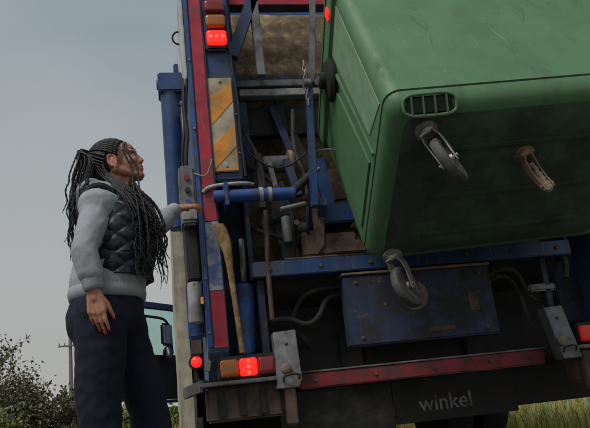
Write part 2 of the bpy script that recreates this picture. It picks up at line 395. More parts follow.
P(MB().box(-.965, .965, .28, .34, 2.565, 2.612, .004), 'packer_bar', 'steel')
P(MB().box(-.94, .94, .20, .27, 2.455, 2.505, .004), 'packer_bar', 'steel_lt')
P(MB().box(-.965, .965, .36, .44, 2.24, 2.45, .006), 'packer_beam', 'black')
for x in (-.66, -.2, .35, .8): P(MB().box(x-.03, x+.03, .30, .355, 2.2, 2.56, .006), 'packer_rib', 'black')
P(MB().box(-.968, .968, .62, .70, 1.0, 2.63, .0), 'hopper_back', 'dirt')
# hopper trough
tr = [(.06, 1.285)]+[(.36-.30*math.cos(R(a)), 1.285-.22*math.sin(R(a))) for a in range(15, 91, 15)]+[(.6, 1.06)]
P(MB().prism([(-.965, y, z) for y, z in tr]+[(-.965, y+.012, z-.02) for y, z in tr[::-1]], (1.93, 0, 0)), 'hopper_trough', 'black')
# sill beam with ledge of dirt
P(MB().box(-.995, .995, -.06, .055, 1.195, 1.285, .006), 'sill_beam', 'blue')
P(MB().box(-.80, .80, -.05, .05, 1.288, 1.298, .003), 'dirt_ledge', 'tan')
P(MB().box(-.68, -.36, -.055, .03, 1.30, 1.43, .01), 'mud_block', 'brown')
P(MB().box(-.50, -.30, -.07, .02, 1.302, 1.375, .008), 'wood_block', 'brown')

# comb lift: cross tube, rollers, levers and arms
P(MB().cyl((-1.19, -.165, 1.655), (-.72, -.165, 1.65), .037, bev=.006), 'cross_tube', 'blue_bright')
for x in (-.93, -.88): P(MB().cyl((x, -.165, 1.653), (x+.022, -.165, 1.653), .043), 'tube_collar', 'steel_lt')
P(MB().tube([(-1.245, -.12, 1.70), (-1.2, -.13, 1.735), (-1.0, -.13, 1.742), (-.95, -.1, 1.74)], .012), 'control_rod', 'steel_lt')
P(MB().box(-1.13, -1.105, -.21, -.08, 1.59, 1.73, .006), 'tube_flange', 'blue_bright')
P(MB().cyl((-.84, .16, 1.955), (-.68, .16, 1.955), .055, bev=.006), 'roller', 'steel')
P(MB().lathe((-.665, .16, 1.955), (1, 0, 0), [(.02, -.015), (.085, -.015), (.09, 0), (.085, .015), (.02, .015)]), 'roller_flange', 'tan')
P(MB().lathe((-.855, .16, 1.955), (1, 0, 0), [(.02, -.012), (.05, -.012), (.055, 0), (.05, .012), (.02, .012)]), 'roller_flange', 'brown')
P(MB().bar((-.875, .1, 2.0), (-.90, -.04, 1.60), .035, .05), 'lever', 'black')
P(MB().bar((-.81, .1, 1.95), (-.79, .05, 1.72), .03, .04), 'lever', 'steel')
P(MB().bar((-.70, .1, 1.96), (-.66, .05, 1.70), .05, .04), 'lever', 'blue_dark')
P(MB().cyl((-.74, -.155, 1.66), (-.585, -.06, 1.80), .026), 'hydraulic_ram', 'black')
P(MB().cyl((-.585, -.06, 1.80), (-.53, -.04, 1.84), .014), 'ram_rod', 'chrome')
P(MB().cyl((-.79, -.02, 1.60), (-.60, -.02, 1.635), .016), 'tie_rod', 'steel')
P(MB().prism([(-.60, -.07, 1.78), (-.57, -.07, 1.78), (-.535, -.07, 1.55), (-.56, -.07, 1.36), (-.60, -.07, 1.31), (-.615, -.07, 1.45)], (0, .02, 0), .003), 'guard_plate', 'brown')
P(MB().box(-.60, -.34, -.03, .3, 1.50, 1.62, .01), 'carriage_block', 'blue')
P(MB().box(-.66, -.30, .1, .4, 1.44, 1.497, .01), 'carriage_shelf', 'brown')
P(MB().cyl((-.72, .12, 1.50), (-.62, .12, 1.50), .05), 'guide_roller', 'black')
P(MB().tube([(-.885, -.055, 1.59), (-.89, -.06, 1.45), (-.905, -.055, 1.30), (-.91, -.055, .95)], .014), 'rusty_pipe', 'brown')
P(MB().tube([(-1.03, .08, 1.46), (-1.035, .08, 1.2)], .022), 'ram_rod', 'chrome')
P(MB().cyl((-1.035, .08, 1.185), (-1.06, .08, .78), .058, bev=.008), 'hydraulic_cylinder', 'blue_bright')
for s in (-1, 1):
    xa = -.56 if s < 0 else 1.02
    P(MB().bar((xa, -.17, 2.36), (xa-.055, -.17, 1.56), .036, .07, (0, 1, 0), .004), 'lift_arm', 'blue')
    P(MB().bar((xa+.09, -.2, 2.95), (xa+.02, -.17, 2.34), .034, .05, (0, 1, 0), .004), 'upper_arm', 'steel')
    P(MB().bar((xa, -.15, 1.6), (xa, .1, 1.48), .05, .07, (0, 0, 1), .004), 'arm_foot', 'blue')
    P(MB().cyl((xa+.005, -.2, 2.33), (xa-.04, -.2, 2.33), .03), 'pivot_pin', 'steel')
for a, b, w_, t_, m in (((-.72, .3, 2.42), (-.64, .22, 2.06), .05, .03, 'blue_dark'), ((-.93, .2, 2.4), (-.93, .2, 1.8), .05, .06, 'blue_dark'), ((-.60, .3, 2.2), (-.45, .25, 1.75), .06, .03, 'black'),
                        ((-.75, .35, 1.9), (-.70, .3, 1.35), .12, .02, 'steel'), ((-.84, .25, 1.6), (-.62, .25, 1.62), .03, .03, 'black'), ((-.50, .1, 1.95), (-.46, .1, 1.62), .08, .05, 'blue'), ((-.42, .05, 1.86), (-.40, .05, 1.66), .07, .05, 'brown')):
    P(MB().bar(a, b, w_, t_, (0, 1, 0)), 'linkage_plate', m)
for c in ((-.70, .02, 1.52), (-.66, .02, 1.44), (-.79, .06, 1.76), (-.63, -.03, 1.66)):
    P(MB().cyl(c, (c[0], c[1]-.03, c[2]), .018, seg=6), 'nut', 'brown')
P(MB().tube([(-.97, .05, 2.05), (-.9, .0, 1.93), (-.80, -.02, 1.86), (-.70, 0, 1.88), (-.6, -.05, 1.94)], .006), 'loose_wire', 'black')
P(MB().tube([(-.56, -.1, 1.93), (-.48, -.12, 1.935), (-.42, -.1, 1.93)], .006), 'loose_wire', 'steel_lt')
for pts in ([(-.97, .1, 2.2), (-.9, .02, 2.0), (-.86, .0, 1.8), (-.9, .0, 1.5), (-.86, .05, 1.32)], [(-.95, .12, 1.95), (-.8, .05, 1.80), (-.7, .05, 1.62), (-.72, .08, 1.35)], [(-.62, .1, 2.3), (-.66, .05, 2.0), (-.6, .0, 1.8), (-.62, .05, 1.5)], [(-.97, .15, 1.55), (-.85, .05, 1.47), (-.72, .08, 1.42), (-.62, .1, 1.5)]):
    P(MB().tube(pts, .013), 'hydraulic_hose', 'rubber')
P(MB().box(-.80, -.72, .02, .14, 1.30, 1.42, .01), 'valve_block', 'black')
P(MB().cyl((-.76, .0, 1.40), (-.76, .0, 1.56), .03, bev=.004), 'valve_body', 'steel')
# chain hanging on the arm
for k in range(9):
    z = 2.46-.032*k; mb = MB(); d = (1, 0) if k % 2 else (0, 1)
    mb.tube([(-.585+d[0]*.009*math.cos(a), -.21+d[1]*.009*math.cos(a), z+.02*math.sin(a)) for a in [6.28318*j/10 for j in range(10)]], .0038, 6, True)
    P(mb, 'chain_link', 'steel_lt')

# space under the hopper: back wall, hoses, blue hatch, brackets, underrun bar, lamps, mudflaps
P(MB().box(-1.0, 1.0, .30, .34, .60, 1.19, .0), 'rear_bulkhead', 'black')
hatch = P(MB().box(-.475, .435, -.05, .06, .757, 1.165, .01), 'hatch_panel', 'blue_dark')  # hatch blue darkened for the shade below the bin
P(MB().box(-.48, .44, -.06, .06, 1.168, 1.182, .003), 'hatch_lip', 'tan', hatch)
P(MB().lathe((-.06, -.052, 1.02), (0, -1, 0), [(.001, 0), (.085, 0), (.08, .003), (.001, .004)], 28), 'mud_patch', 'tan', hatch)
for x in (-.40, .36):
    for z in (.80, 1.12): P(MB().sph((x, -.052, z), (.012, .007, .012)), 'bolt', 'brown', hatch)
P(MB().box(-.005, .16, -.055, -.048, .80, .83, .002), 'rust_plate', 'brown', hatch)
P(MB().box(.27, .33, -.056, -.048, .90, 1.02, .002), 'rust_plate', 'brown', hatch)
for pts, r in (([(-.92, .1, .96), (-.80, .06, .97), (-.70, .05, .91), (-.62, .05, .95), (-.57, .05, 1.06), (-.47, .07, 1.08)], .016),
               ([(-.80, .16, .86), (-.74, .1, 1.04), (-.66, .08, 1.12), (-.47, .08, 1.13)], .014),
               ([(-.92, .15, .86), (-.82, .12, .90), (-.72, .16, .88), (-.66, .2, .80)], .018),
               ([(.44, .05, 1.10), (.55, .03, 1.16), (.66, .03, 1.13), (.70, .04, .98), (.80, .06, .93), (.9, .1, .98)], .016),
               ([(.44, .07, 1.06), (.54, .05, 1.12), (.64, .06, 1.08), (.68, .07, .90), (.72, .1, .80)], .014),
               ([(.93, -.02, 1.28), (.96, -.03, 1.15), (.93, -.04, 1.05)], .02)):
    # smooth the polyline
    pp = [V(p) for p in pts]
    for _ in range(2):
        q = [pp[0]]
        for a, b in zip(pp, pp[1:]): q += [a*.75+b*.25, a*.25+b*.75]
        pp = q+[pp[-1]]
    P(MB().tube(pp, r), 'hydraulic_hose', 'rubber')
P(MB().box(.68, .86, -.03, .03, .985, 1.03, .01), 'hose_clamp', 'steel')
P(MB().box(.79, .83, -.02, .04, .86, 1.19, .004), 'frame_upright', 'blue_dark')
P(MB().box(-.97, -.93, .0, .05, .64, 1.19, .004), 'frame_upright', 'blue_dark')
P(MB().box(-.79, .70, -.02, .06, .555, .64, .008), 'underrun_bar', 'red_shaded')
P(MB().box(-.80, .72, -.022, .06, .6425, .652, .002), 'bar_cap', 'steel')
for s in (-1, 1):
    x0, x1 = (-.925, -.80) if s < 0 else (.69, .81)
    bk = P(MB().prism([(x0, -.13, .87), (x1, -.13, .875), (x1+.005*s, -.21, .60), (x1+.02*s, -.2, .565), (x0+.02*s, -.2, .565), (x0+.01*s, -.21, .60)], (0, .09, 0), .004), 'bracket', 'steel')
    P(MB().tube([(x0+.02, -.215, .60), (x0+.02, -.235, .63), (x1-.02, -.235, .635), (x1-.02, -.215, .605)], .006), 'bracket_hook', 'black', bk)
    P(MB().sph(((x0+x1)/2, -.155, .80), (.010, .008, .010)), 'bolt', 'brown', bk)
    P(MB().sph(((x0+x1)/2-.02, -.198, .665), (.03, .01, .028)), 'mud_splash', 'tan', bk)
    # tail lamps
    h = P(MB().box(s*.925 if s < 0 else .87, s*1.235, -.13, .0, .642, .765, .01), 'tail_lamp_housing', 'black')
    xs = [(-1.225, -1.128, 'lens_amber'), (-1.123, -1.028, 'lit'), (-1.023, -.93, 'lens_red')]
    for a, b, m in xs:
        if s > 0: m = {'lit': 'lens_red', 'lens_red': 'lit_faint'}.get(m, m); a, b = -b, -a
        if s > 0: a, b = a-.05, b-.05
        P(MB().lens(a, b, .652, .745, -.131, -.153, .016), 'lamp_lens', m, h)
        if m == 'lit':
            for k in range(3): P(MB().sph(((a+b)/2, -.156, .668+k*.03), (.010, .007, .010)), 'led', 'led', h)
    P(MB().box(s*.815, s*1.34, -.19, .06, .612, .634, .005), 'bumper_ledge', 'steel')
    P(MB().box(s*.83, s*1.31, -.12, .02, .43, .609, .012), 'bumper_box', 'brown')
    for k in range(4):
        xk = s*(.90+.11*k)
        P(MB().box(xk-.02, xk+.02, -.135, -.122, .45, .59, .004), 'bumper_rib', 'black')
    P(MB().bar((s*1.33, -.16, .62), (s*1.42, .02, .60), .02, .06, (0, 0, 1)), 'ledge_tab', 'steel')
    P(MB().box(s*.84, s*.90, -.18, -.14, .38, .60, .006), 'hanger', 'brown')
# round marker lamp on its stalk
mk = P(MB().cyl((-1.345, .02, .76), (-1.345, -.015, .76), .042, bev=.01), 'marker_lamp', 'black')
P(MB().sph((-1.345, -.02, .76), (.030, .018, .030)), 'lamp_lens', 'lit', mk)
P(MB().tube([(-1.345, .02, .72), (-1.35, .02, .66), (-1.28, .02, .645)], .012), 'lamp_stalk', 'black')
P(MB().bar((-1.29, -.05, .70), (-1.25, -.04, .92), .03, .012, (0, 1, 0)), 'bracing_strut', 'steel_lt')
# mudflaps and lettering
P(MB().box(-.86, -.16, .345, .36, .1, .56, .003), 'mudflap', 'rubber')
fl = P(MB().box(-.155, .655, .352, .366, .30, .56, .003), 'mudflap', 'black')
P(MB().box(.63, 1.2, .372, .384, .33, .70, .003), 'mudflap', 'black')
fc = bpy.data.curves.new('lettering', 'FONT'); fc.body = 'winkel'; fc.size = .135; fc.extrude = .0015; fc.offset = .0012
fo = bpy.data.objects.new('tmp', fc); C.objects.link(fo); fo.rotation_euler = (R(90), 0, 0); fo.location = (.005, .350, .362)
bpy.context.view_layer.update()
dg = bpy.context.evaluated_depsgraph_get()
tm = bpy.data.meshes.new_from_object(fo.evaluated_get(dg)); tm.transform(fo.matrix_world); bpy.data.objects.remove(fo)
tm.materials.clear(); tm.materials.append(M['text']); link('lettering', tm, fl)

# left flank: control box with buttons, tailgate ram, brown column, cream skirt, small blue reservoir
cb = P(MB().box(-1.375, -1.283, -.10, .12, 1.52, 1.88, .012), 'control_box', 'steel')
for k, m in enumerate(('lens_red', 'black', 'blue_bright')):
    P(MB().cyl((-1.33, -.10, 1.80-.075*k), (-1.33, -.116, 1.80-.075*k), .016), 'push_button', m, cb)
P(MB().box(-1.372, -1.285, -.106, -.101, 1.55, 1.61, .002), 'box_label', 'steel_lt', cb)
P(MB().tube([(-1.325, .0, 1.88), (-1.32, -.01, 2.0), (-1.30, .0, 2.12), (-1.315, .02, 2.3), (-1.30, .03, 2.5)], .012), 'control_cable', 'black')
P(MB().tube([(-1.345, .02, 1.88), (-1.34, .0, 2.02), (-1.315, .01, 2.16), (-1.32, .03, 2.34)], .009), 'control_cable', 'black')
P(MB().tube([(-1.29, -.12, 1.82), (-1.22, -.15, 1.78), (-1.19, -.14, 1.86), (-1.18, -.12, 1.90)], .004), 'loose_wire', 'steel_lt')
P(MB().box(-1.36, -1.285, -.05, .12, 1.21, 1.515, .01), 'junction_cover', 'black')
P(MB().cyl((-1.325, -.02, 1.20), (-1.33, -.02, .97), .042, bev=.006), 'reservoir', 'steel_lt')
P(MB().box(-1.375, -1.285, .04, .16, .90, 1.21, .01), 'reservoir_bracket', 'blue_bright')
am = P(MB().box(-1.305, -1.283, -.11, -.07, 1.05, 1.11, .006), 'side_marker', 'black')
P(MB().box(-1.302, -1.286, -.118, -.111, 1.06, 1.10, .003), 'lamp_lens', 'amber_lit', am)
rm = P(MB().cyl((-1.385, .45, 2.62), (-1.385, .505, 1.66), .062, bev=.01), 'tailgate_ram', 'blue')
P(MB().box(-1.46, -1.29, .38, .56, 2.60, 2.74, .01), 'ram_bracket', 'blue')
P(MB().cyl((-1.47, .45, 2.68), (-1.30, .45, 2.68), .035), 'ram_pin', 'steel')
P(MB().cyl((-1.385, .45, 2.645), (-1.385, .45, 2.62), .068), 'ram_gland', 'steel_lt')
P(MB().box(-1.352, -1.285, .5, .62, .85, 1.66, .006), 'side_column', 'brown')
sk = MB()
rows = 14
for i in range(rows):
    pass
skv = []
for i in range(rows+1):
    z = .22+(1.72-.22)*i/rows
    bx_ = .012*noise.noise((z*3, 2, 0)) - (.03 if z < .8 else 0)*(.8-z)
    skv.append([V((-1.435+bx_, .63, z)), V((-1.357, .63, z)), V((-1.357, 4.9, z)), V((-1.435+bx_, 4.9, z))])
sk.loft(skv); P(sk, 'side_skirt', 'cream')
P(MB().box(-1.354, -1.29, .64, 4.8, .86, .90, .0), 'skirt_bracket', 'black')

# cab with open driver's door
cab = MB().prism([(-1.2, 6.75, .75), (-1.2, 6.75, 2.75), (-1.2, 8.3, 2.75), (-1.2, 8.6, 1.7), (-1.2, 8.65, .75)], (2.4, 0, 0), .05)
cabo = P(cab, 'cab', 'blue')
P(MB().prism([(-1.21, 7.05, 1.75), (-1.21, 7.05, 2.5), (-1.21, 8.1, 2.5), (-1.21, 8.35, 1.75)], (.008, 0, 0)), 'doorway', 'black', cabo)
hin, outer = V((-1.32, 6.98, 0)), V((-2.16, 5.93, 0))
dd = (outer-hin).normalized(); dn = V((-dd.y, dd.x, 0)); up_ = V((0, 0, 1)); DL = (outer-hin).length
def dp(a, z, t=0): return hin+dd*a+dn*t+up_*z
def dbox(a0, a1, z0, z1, th=.05, off=0, bev=.012): return MB().obox(dp((a0+a1)/2, (z0+z1)/2, off), dd*((a1-a0)/2), dn*(th/2), up_*((z1-z0)/2), bev)
dr = P(dbox(0, DL, .85, 1.48, .07), 'cab_door', 'black')
P(dbox(0, DL, 2.14, 2.245, .06, bev=.02), 'window_frame', 'blue', dr)
P(dbox(0, .06, 1.48, 2.14, .05), 'window_frame', 'black', dr)
P(dbox(DL-.06, DL, 1.48, 2.14, .05), 'window_frame', 'black', dr)
P(dbox(.05, DL-.05, 1.47, 2.15, .008, bev=0), 'window_glass', 'teal', dr)
P(MB().tube([dp(DL-.1, 2.02, .05), dp(.55, 2.02, .05), dp(.40, 1.98, .05), dp(.34, 1.85, .05), dp(.30, 1.5, .05)], .02), 'mirror_arm', 'black', dr)
mm = P(dbox(.36, .60, 1.60, 1.93, .06, .10, .03), 'mirror', 'black', dr)
P(dbox(.385, .575, 1.63, 1.90, .004, .1325, 0), 'mirror_glass', 'mirror', mm)
mm2 = P(MB().lathe(dp(.47, 1.50, .1), dn, [(.001, -.03), (.08, -.03), (.10, 0), (.10, .02), (.001, .02)]), 'round_mirror', 'black', dr)
P(MB().lathe(dp(.47, 1.50, .122), dn, [(.001, 0), (.085, 0), (.07, .008), (.001, .014)]), 'mirror_glass', 'mirror', mm2)
P(dbox(.1, DL-.1, .80, .845, .06), 'door_sill', 'blue', dr)

# ------------------------------------------------------------------ wooden tool handle tucked against the tailgate
mb = MB()
prof = [(1.50, .030, .012), (1.47, .038, .015), (1.40, .036, .017), (1.33, .026, .016), (1.25, .019, .015), (1.10, .016, .015), (.95, .015, .014), (.775, .015, .014)]
mb.loft([[V((-1.175+(1.5-z)*.06+ (.03 if z < 1.36 else .03*(1.5-z)/.14) + a*math.cos(6.28318*j/16), -.145+b*math.sin(6.28318*j/16), z)) for j in range(16)] for z, a, b in prof])
tag(mb.build('tool_handle', 'wood'), 'worn yellow wooden tool handle tucked behind the lamp ledge beside the red strip', 'tool handle')

# ------------------------------------------------------------------ green bin, tipped
TH = R(30); PHI = R(3.7)
bX = V((1, 0, 0)); bD = V((0, -math.cos(TH), math.sin(TH)))
eX = bX*math.cos(PHI)+bD*math.sin(PHI); eD = bD*math.cos(PHI)-bX*math.sin(PHI)
HW, DP = .68, 1.06
BC = V((-.4, -.4, 1.186))-eD*.075+eX*HW                  # rear edge of the base, at the bin's middle
eH = V((0, math.sin(TH), math.cos(TH)))
B = thing('waste_container', 'large green wheeled waste container tipped up against the truck hopper', 'waste container', (.18, -.8, 1.43))
bp = lambda x, d, h: BC+eX*x+eD*d+eH*h          # bin coordinates: across, rear to front, base to rim
def rr(hw, d0, d1, r, h, k=6):
    pts = []
    for cx, cd_, a0 in ((hw-r, d1-r, 0), (-hw+r, d1-r, 90), (-hw+r, d0+r, 180), (hw-r, d0+r, 270)):
        for i in range(k+1):
            a = R(a0+90*i/k); pts.append(bp(cx+r*math.cos(a), cd_+r*math.sin(a), h))
    return pts
def sec(h, grow=0):                             # outer section of the tapered body at height h
    t = h/1.16
    return (HW+.02*t+grow, -.0-.0*t-grow, DP+.04*t+grow, .075)
mb = MB(); rings = []
for h, gset in ((-.012, -.16), (0, -.10), (.008, -.062), (.022, -.034), (.045, -.014), (.075, -.003), (.098, 0), (.100, -.006), (.108, -.006), (.110, .003), (.16, .003), (.35, .002), (.6, 0), (.85, 0), (1.04, 0), (1.05, .022), (1.14, .026), (1.15, .02)):
    hw, d0, d1, r = sec(h, gset); rings.append(rr(hw, d0, d1, r, h))
hw, d0, d1, r = sec(1.15, -.02); rings.append(rr(hw, d0, d1, r, 1.15))
for h in (.9, .06):
    hw, d0, d1, r = sec(h, -.022); rings.append(rr(hw, d0, d1, r, h))
mb.loft(rings)
body = mb.build('body', 'green', B, 50)
# dark line set in the groove between foot and wall
mb = MB()
hw, d0, d1, r = sec(.104, -.0052)
mb.tube(rr(hw, d0, d1, r, .104), .0045, 6, True); mb.build('seam', 'groove', body)
# side wall stiffening panel and ribs on the visible end walls
for s in (-1, 1):
    x = lambda h, o: s*(sec(h)[0]+o)
    mb = MB()
    mb.prism([bp(x(.16, .001), .15, .16), bp(x(.9, .001), .13, .90), bp(x(.9, .001), .57, .90), bp(x(.16, .001), .61, .16)], eX*(s*.012), .004)
    mb.build('end_panel', 'green', body)
    mb = MB(); mb.prism([bp(x(.22, .001), .73, .22), bp(x(1.02, .001), .705, 1.02), bp(x(1.02, .001), 1.02, 1.02), bp(x(.13, .001), .98, .13)], eX*(s*.006), .003)
    mb.build('pale_panel', 'green_pale', body)  # panel paler than the rest of the end wall
    mb = MB(); mb.prism([bp(x(.125, .001), .675, .125), bp(x(1.0, .001), .64, 1.0), bp(x(1.0, .001), .66, 1.0), bp(x(.125, .001), .695, .125)], eX*(s*.014), .003)
    mb.build('end_rib', 'green', body)
    # trunnion with its dark socket
    c = bp(s*(sec(.98)[0]+.012), .57, .98)
    tr_ = MB().lathe(c, eX*s, [(.01, -.01), (.125, -.01), (.13, .01), (.11, .03), (.05, .04), (.045, .075), (.01, .078)], 28).build('trunnion', 'groove', B)
    MB().lathe(c, eX*s, [(.001, .076), (.028, .076), (.028, .082), (.001, .084)], 20).build('trunnion_pin', 'steel', tr_)
# small red reflector on the end wall near the rim, its shine put in as emission
c = bp(-(sec(.98)[0]+.006), .83, 1.0)
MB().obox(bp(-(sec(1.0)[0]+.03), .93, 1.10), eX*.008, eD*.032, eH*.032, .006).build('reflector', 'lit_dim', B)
# base plate with stiffening frame (underside shade and dirt put into its dark green)
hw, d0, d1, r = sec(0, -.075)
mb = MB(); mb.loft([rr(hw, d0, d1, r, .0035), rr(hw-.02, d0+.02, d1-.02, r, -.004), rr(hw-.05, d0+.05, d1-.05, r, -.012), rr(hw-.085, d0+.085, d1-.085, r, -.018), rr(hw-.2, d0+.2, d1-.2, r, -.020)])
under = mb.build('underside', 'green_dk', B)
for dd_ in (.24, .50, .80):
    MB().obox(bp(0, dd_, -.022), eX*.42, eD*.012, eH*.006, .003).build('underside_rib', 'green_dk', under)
# caster pockets and casters
def caster(x, d, ang, tilt, m, wheel=True, drop=.125, trail=.05, R_=.112, slim=1):
    root = MB().lathe(bp(x, d, -.014), -eH, [(.001, -.01), (.052, -.01), (.055, .004), (.04, .012), (.001, .014)], 24).build('caster', m, B)
    dn_ = -eH
    f = (eX*math.cos(ang)+eD*math.sin(ang))
    c0 = bp(x, d, -.025); hub = c0+f*trail+dn_*drop+V(tilt)
    ax = (hub-c0).normalized(); f2 = (f-ax*f.dot(ax)).normalized(); s2 = ax.cross(f2); L = (hub-c0).length
    MB().cyl(bp(x, d, -.02), c0+ax*.02, .036, .032).build('swivel', m, root)
    for q in (-1, 1):
        mb = MB()
        cs = [(0, .0, .034), (.08, .030, .034), (.25, .040, .030), (.5, .040, .024), (.8, .038, .019), (1.06, .038, .016), (1.14, .038, .008)]
        mb.loft([[c0+ax*(L*t)+s2*q*(o*slim+e*.003)+f2*(w_*g+.018*math.sin(t*3.14)) for e, g in ((-1, -1), (1, -1), (1, 1), (-1, 1))] for t, o, w_ in cs])
        mb.build('fork', m, root, 50)
    MB().obox(c0+ax*.010, f2*.036, s2*.036, ax*.005, .003).build('fork_crown', m, root)
    if wheel:
        wl = MB().lathe(hub, s2, [(R_*.62, -.016), (R_*.72, -.021), (R_*.80, -.024), (R_*.94, -.020), (R_, -.009), (R_, .009), (R_*.94, .020), (R_*.80, .024), (R_*.72, .021), (R_*.62, .016)], 40).build('wheel', 'tyre', root)
        MB().lathe(hub, s2, [(.006, -.028), (.02, -.028), (.024, -.012), (R_*.56, -.010), (R_*.63, -.018), (R_*.63, .018), (R_*.56, .010), (.024, .012), (.02, .028), (.006, .028)], 32).build('wheel_hub', 'caster', wl)
        MB().cyl(hub-s2*.05, hub+s2*.05, .009).build('axle_bolt', m, wl)
    else:
        MB().cyl(hub-s2*.034, hub+s2*.034, .009).build('axle_bolt', m, root)
        cl = MB().cap(c0+ax*L*.35, hub+ax*.02, .012, .020).build('mud_clod', 'tan', root)
        bake(cl, [('REMESH', dict(mode='VOXEL', voxel_size=.004))]); wrinkle(cl, .007, 45, 3)
    return root
caster(-.50, .915, R(-48), (.03, 0, -.03), 'caster', R_=.12)
caster(.025, .72, R(-78), (.04, 0, -.03), 'caster_rust', False, .15, .03, slim=.6)
caster(-.56, .085, R(-44), (.0, 0, -.045), 'caster', R_=.118)
pc = bp(-.49, DP-.036, .030); pt = (eD+eH).normalized(); pn = (eD-eH).normalized()
pk = MB().obox(pc+pn*.002, eX*.115, pt*.042, pn*.010, .008).build('pocket_shade', 'groove', body)  # dark block paints in the shade inside the pocket
loop = []
for j in range(32):
    a = 6.28318*j/32; ca, sa = math.cos(a), math.sin(a)
    loop.append(pc+pn*.012+eX*.125*math.copysign(abs(ca)**.5, ca)+pt*.05*math.copysign(abs(sa)**.6, sa))
MB().tube(loop, .008, 8, True).build('pocket_rim', 'green', body)
for k in range(4):
    MB().obox(pc+eX*(-.085+.055*k)+pn*.010, eX*.0045, pt*.042, pn*.010, .002).build('pocket_rib', 'green', body)
wy = lambda h: sec(h)[2]+.0006
for k, (x0, h0, x1, h1, m, wd) in enumerate(((-.30, .14, -.36, .34, 'green_dk', .0028), (-.36, .34, -.33, .55, 'green_dk', .002), (-.33, .55, -.38, .74, 'green_dk', .0014), (-.10, .36, -.14, .52, 'green_pale', .002), (.04, .40, -.01, .56, 'green_pale', .003), (.01, .33, .035, .41, 'green_pale', .002),
                                             (-.12, .12, -.125, .2, 'groove', .003), (-.09, .12, -.092, .17, 'groove', .003), (.33, .2, .30, .45, 'green_pale', .002), (-.44, .3, -.47, .42, 'green_pale', .002), (.2, .6, .24, .72, 'green_dk', .0015))):
    pts = []
    for i in range(9):
        t = i/8; h = h0+(h1-h0)*t; pts.append(bp(x0+(x1-x0)*t+.010*noise.noise((k*3.1, t*2.5, 0)), wy(h), h))
    MB().tube(pts, [.6*wd*(.35+.65*math.sin(3.14*(.08+.84*i/8))) for i in range(9)], 6).build('scratch', m, body)
# lid: two leaves lying over the rim
hw, d0, d1, r = sec(1.15, .03)
mb = MB(); mb.loft([rr(hw, d0, d1, r, 1.158), rr(hw, d0, d1, r, 1.185), rr(hw-.06, d0+.1, d1-.06, r, 1.22), rr(hw-.2, d0+.2, d1-.2, r, 1.235)])
mb.build('lid', 'green', B)
MB().cyl(bp(-.5, -.05, 1.17), bp(.5, -.05, 1.17), .018).build('lid_hinge', 'green_dk', B)
for s in (-1, 1):
    MB().tube([bp(s*.15, d1+.015, 1.05), bp(s*.15, d1+.05, 1.06), bp(s*.33, d1+.05, 1.06), bp(s*.33, d1+.015, 1.05)], .012).build('handle', 'green', B)

# ------------------------------------------------------------------ person
PE = thing('person', 'person in grey hoodie, black puffer vest and dark trousers reaching for the control box', 'person', (-1.69, -.78, 0))
skin = MB(); nails = []
HO = V((-1.668, -.80, 1.632)); ha = R(-6); hp = R(18)
hf = V((math.cos(ha)*math.cos(hp), math.sin(ha)*math.cos(hp), math.sin(hp))); hr = V((math.sin(ha), -math.cos(ha), 0)); hu = hr.cross(hf)
hd = lambda f, r, u: HO+hf*f+hr*r+hu*u
HA = (hf, hr, hu)
skin.sph(hd(-.018, 0, .032), (.092, .074, .086), HA, 24, 16)
skin.sph(hd(.040, 0, -.022), (.056, .057, .082), HA, 24, 16)
skin.sph(hd(.050, 0, .045), (.046, .056, .046), HA, 20, 12)
for s in (-1, 1):
    skin.cap(hd(-.012, s*.052, -.040), hd(.070, s*.016, -.094), .024, .017)
    skin.sph(hd(.066, s*.036, -.022), (.026, .024, .026), HA)
    skin.cap(hd(.092, s*.012, .024), hd(.078, s*.045, .024), .010, .010)
    skin.sph(hd(.099, s*.012, -.030), .0085)
    # ear
    ec = hd(-.010, s*.072, -.006)
    skin.sph(ec, (.017, .009, .027), HA)
    pr = None
    for a in range(-60, 241, 25):
        p = hd(-.014+.019*math.cos(R(a)), s*.079, -.002+.030*math.sin(R(a)))
        if pr: skin.cap(pr, p, .0052, .0052, 8)
        pr = p
    skin.sph(hd(-.006, s*.076, -.034), (.009, .006, .010), HA)
skin.sph(hd(.076, 0, -.092), (.020, .021, .018), HA)
skin.cap(hd(.089, 0, .018), hd(.107, 0, -.020), .0095, .0105)
skin.sph(hd(.107, 0, -.024), (.0115, .0115, .009), HA)
skin.sph(hd(.083, 0, -.058), (.018, .027, .024), HA)
skin.sph(hd(.093, 0, -.052), (.009, .020, .0065), HA)
skin.sph(hd(.091, 0, -.065), (.009, .018, .0070), HA)
NB = V((-1.69, -.80, 1.43))
skin.cap(hd(-.030, 0, -.045), NB, .052, .060)
skin.cap(hd(.02, 0, -.09), NB+V((.03, 0, 0)), .03, .045)
# trunk and limbs (under the clothes)
RS, RE, RW = V((-1.755, -.955, 1.385)), V((-1.800, -1.05, 1.165)), V((-1.768, -1.045, 1.0))
LS, LE, LW = V((-1.64, -.64, 1.385)), V((-1.555, -.39, 1.41)), V((-1.405, -.235, 1.575))
RH, RK, RA = V((-1.757, -.90, .92)), V((-1.778, -.88, .50)), V((-1.78, -.87, .09))
LH, LK, LA = V((-1.70, -.70, .92)), V((-1.588, -.66, .50)), V((-1.53, -.65, .09))
skin.cap(NB, V((-1.69, -.8, 1.28)), .07, .11); skin.cap(V((-1.69, -.8, 1.28)), V((-1.72, -.8, 1.10)), .11, .10); skin.cap(V((-1.72, -.8, 1.1)), V((-1.735, -.8, .95)), .10, .12)
for a, b, c, r in ((RS, RE, RW, (.048, .040, .027)), (LS, LE, LW, (.048, .040, .027)), (RH, RK, RA, (.08, .055, .04)), (LH, LK, LA, (.08, .055, .04))):
    skin.cap(a, b, r[0], r[1]); skin.cap(b, c, r[1], r[2])
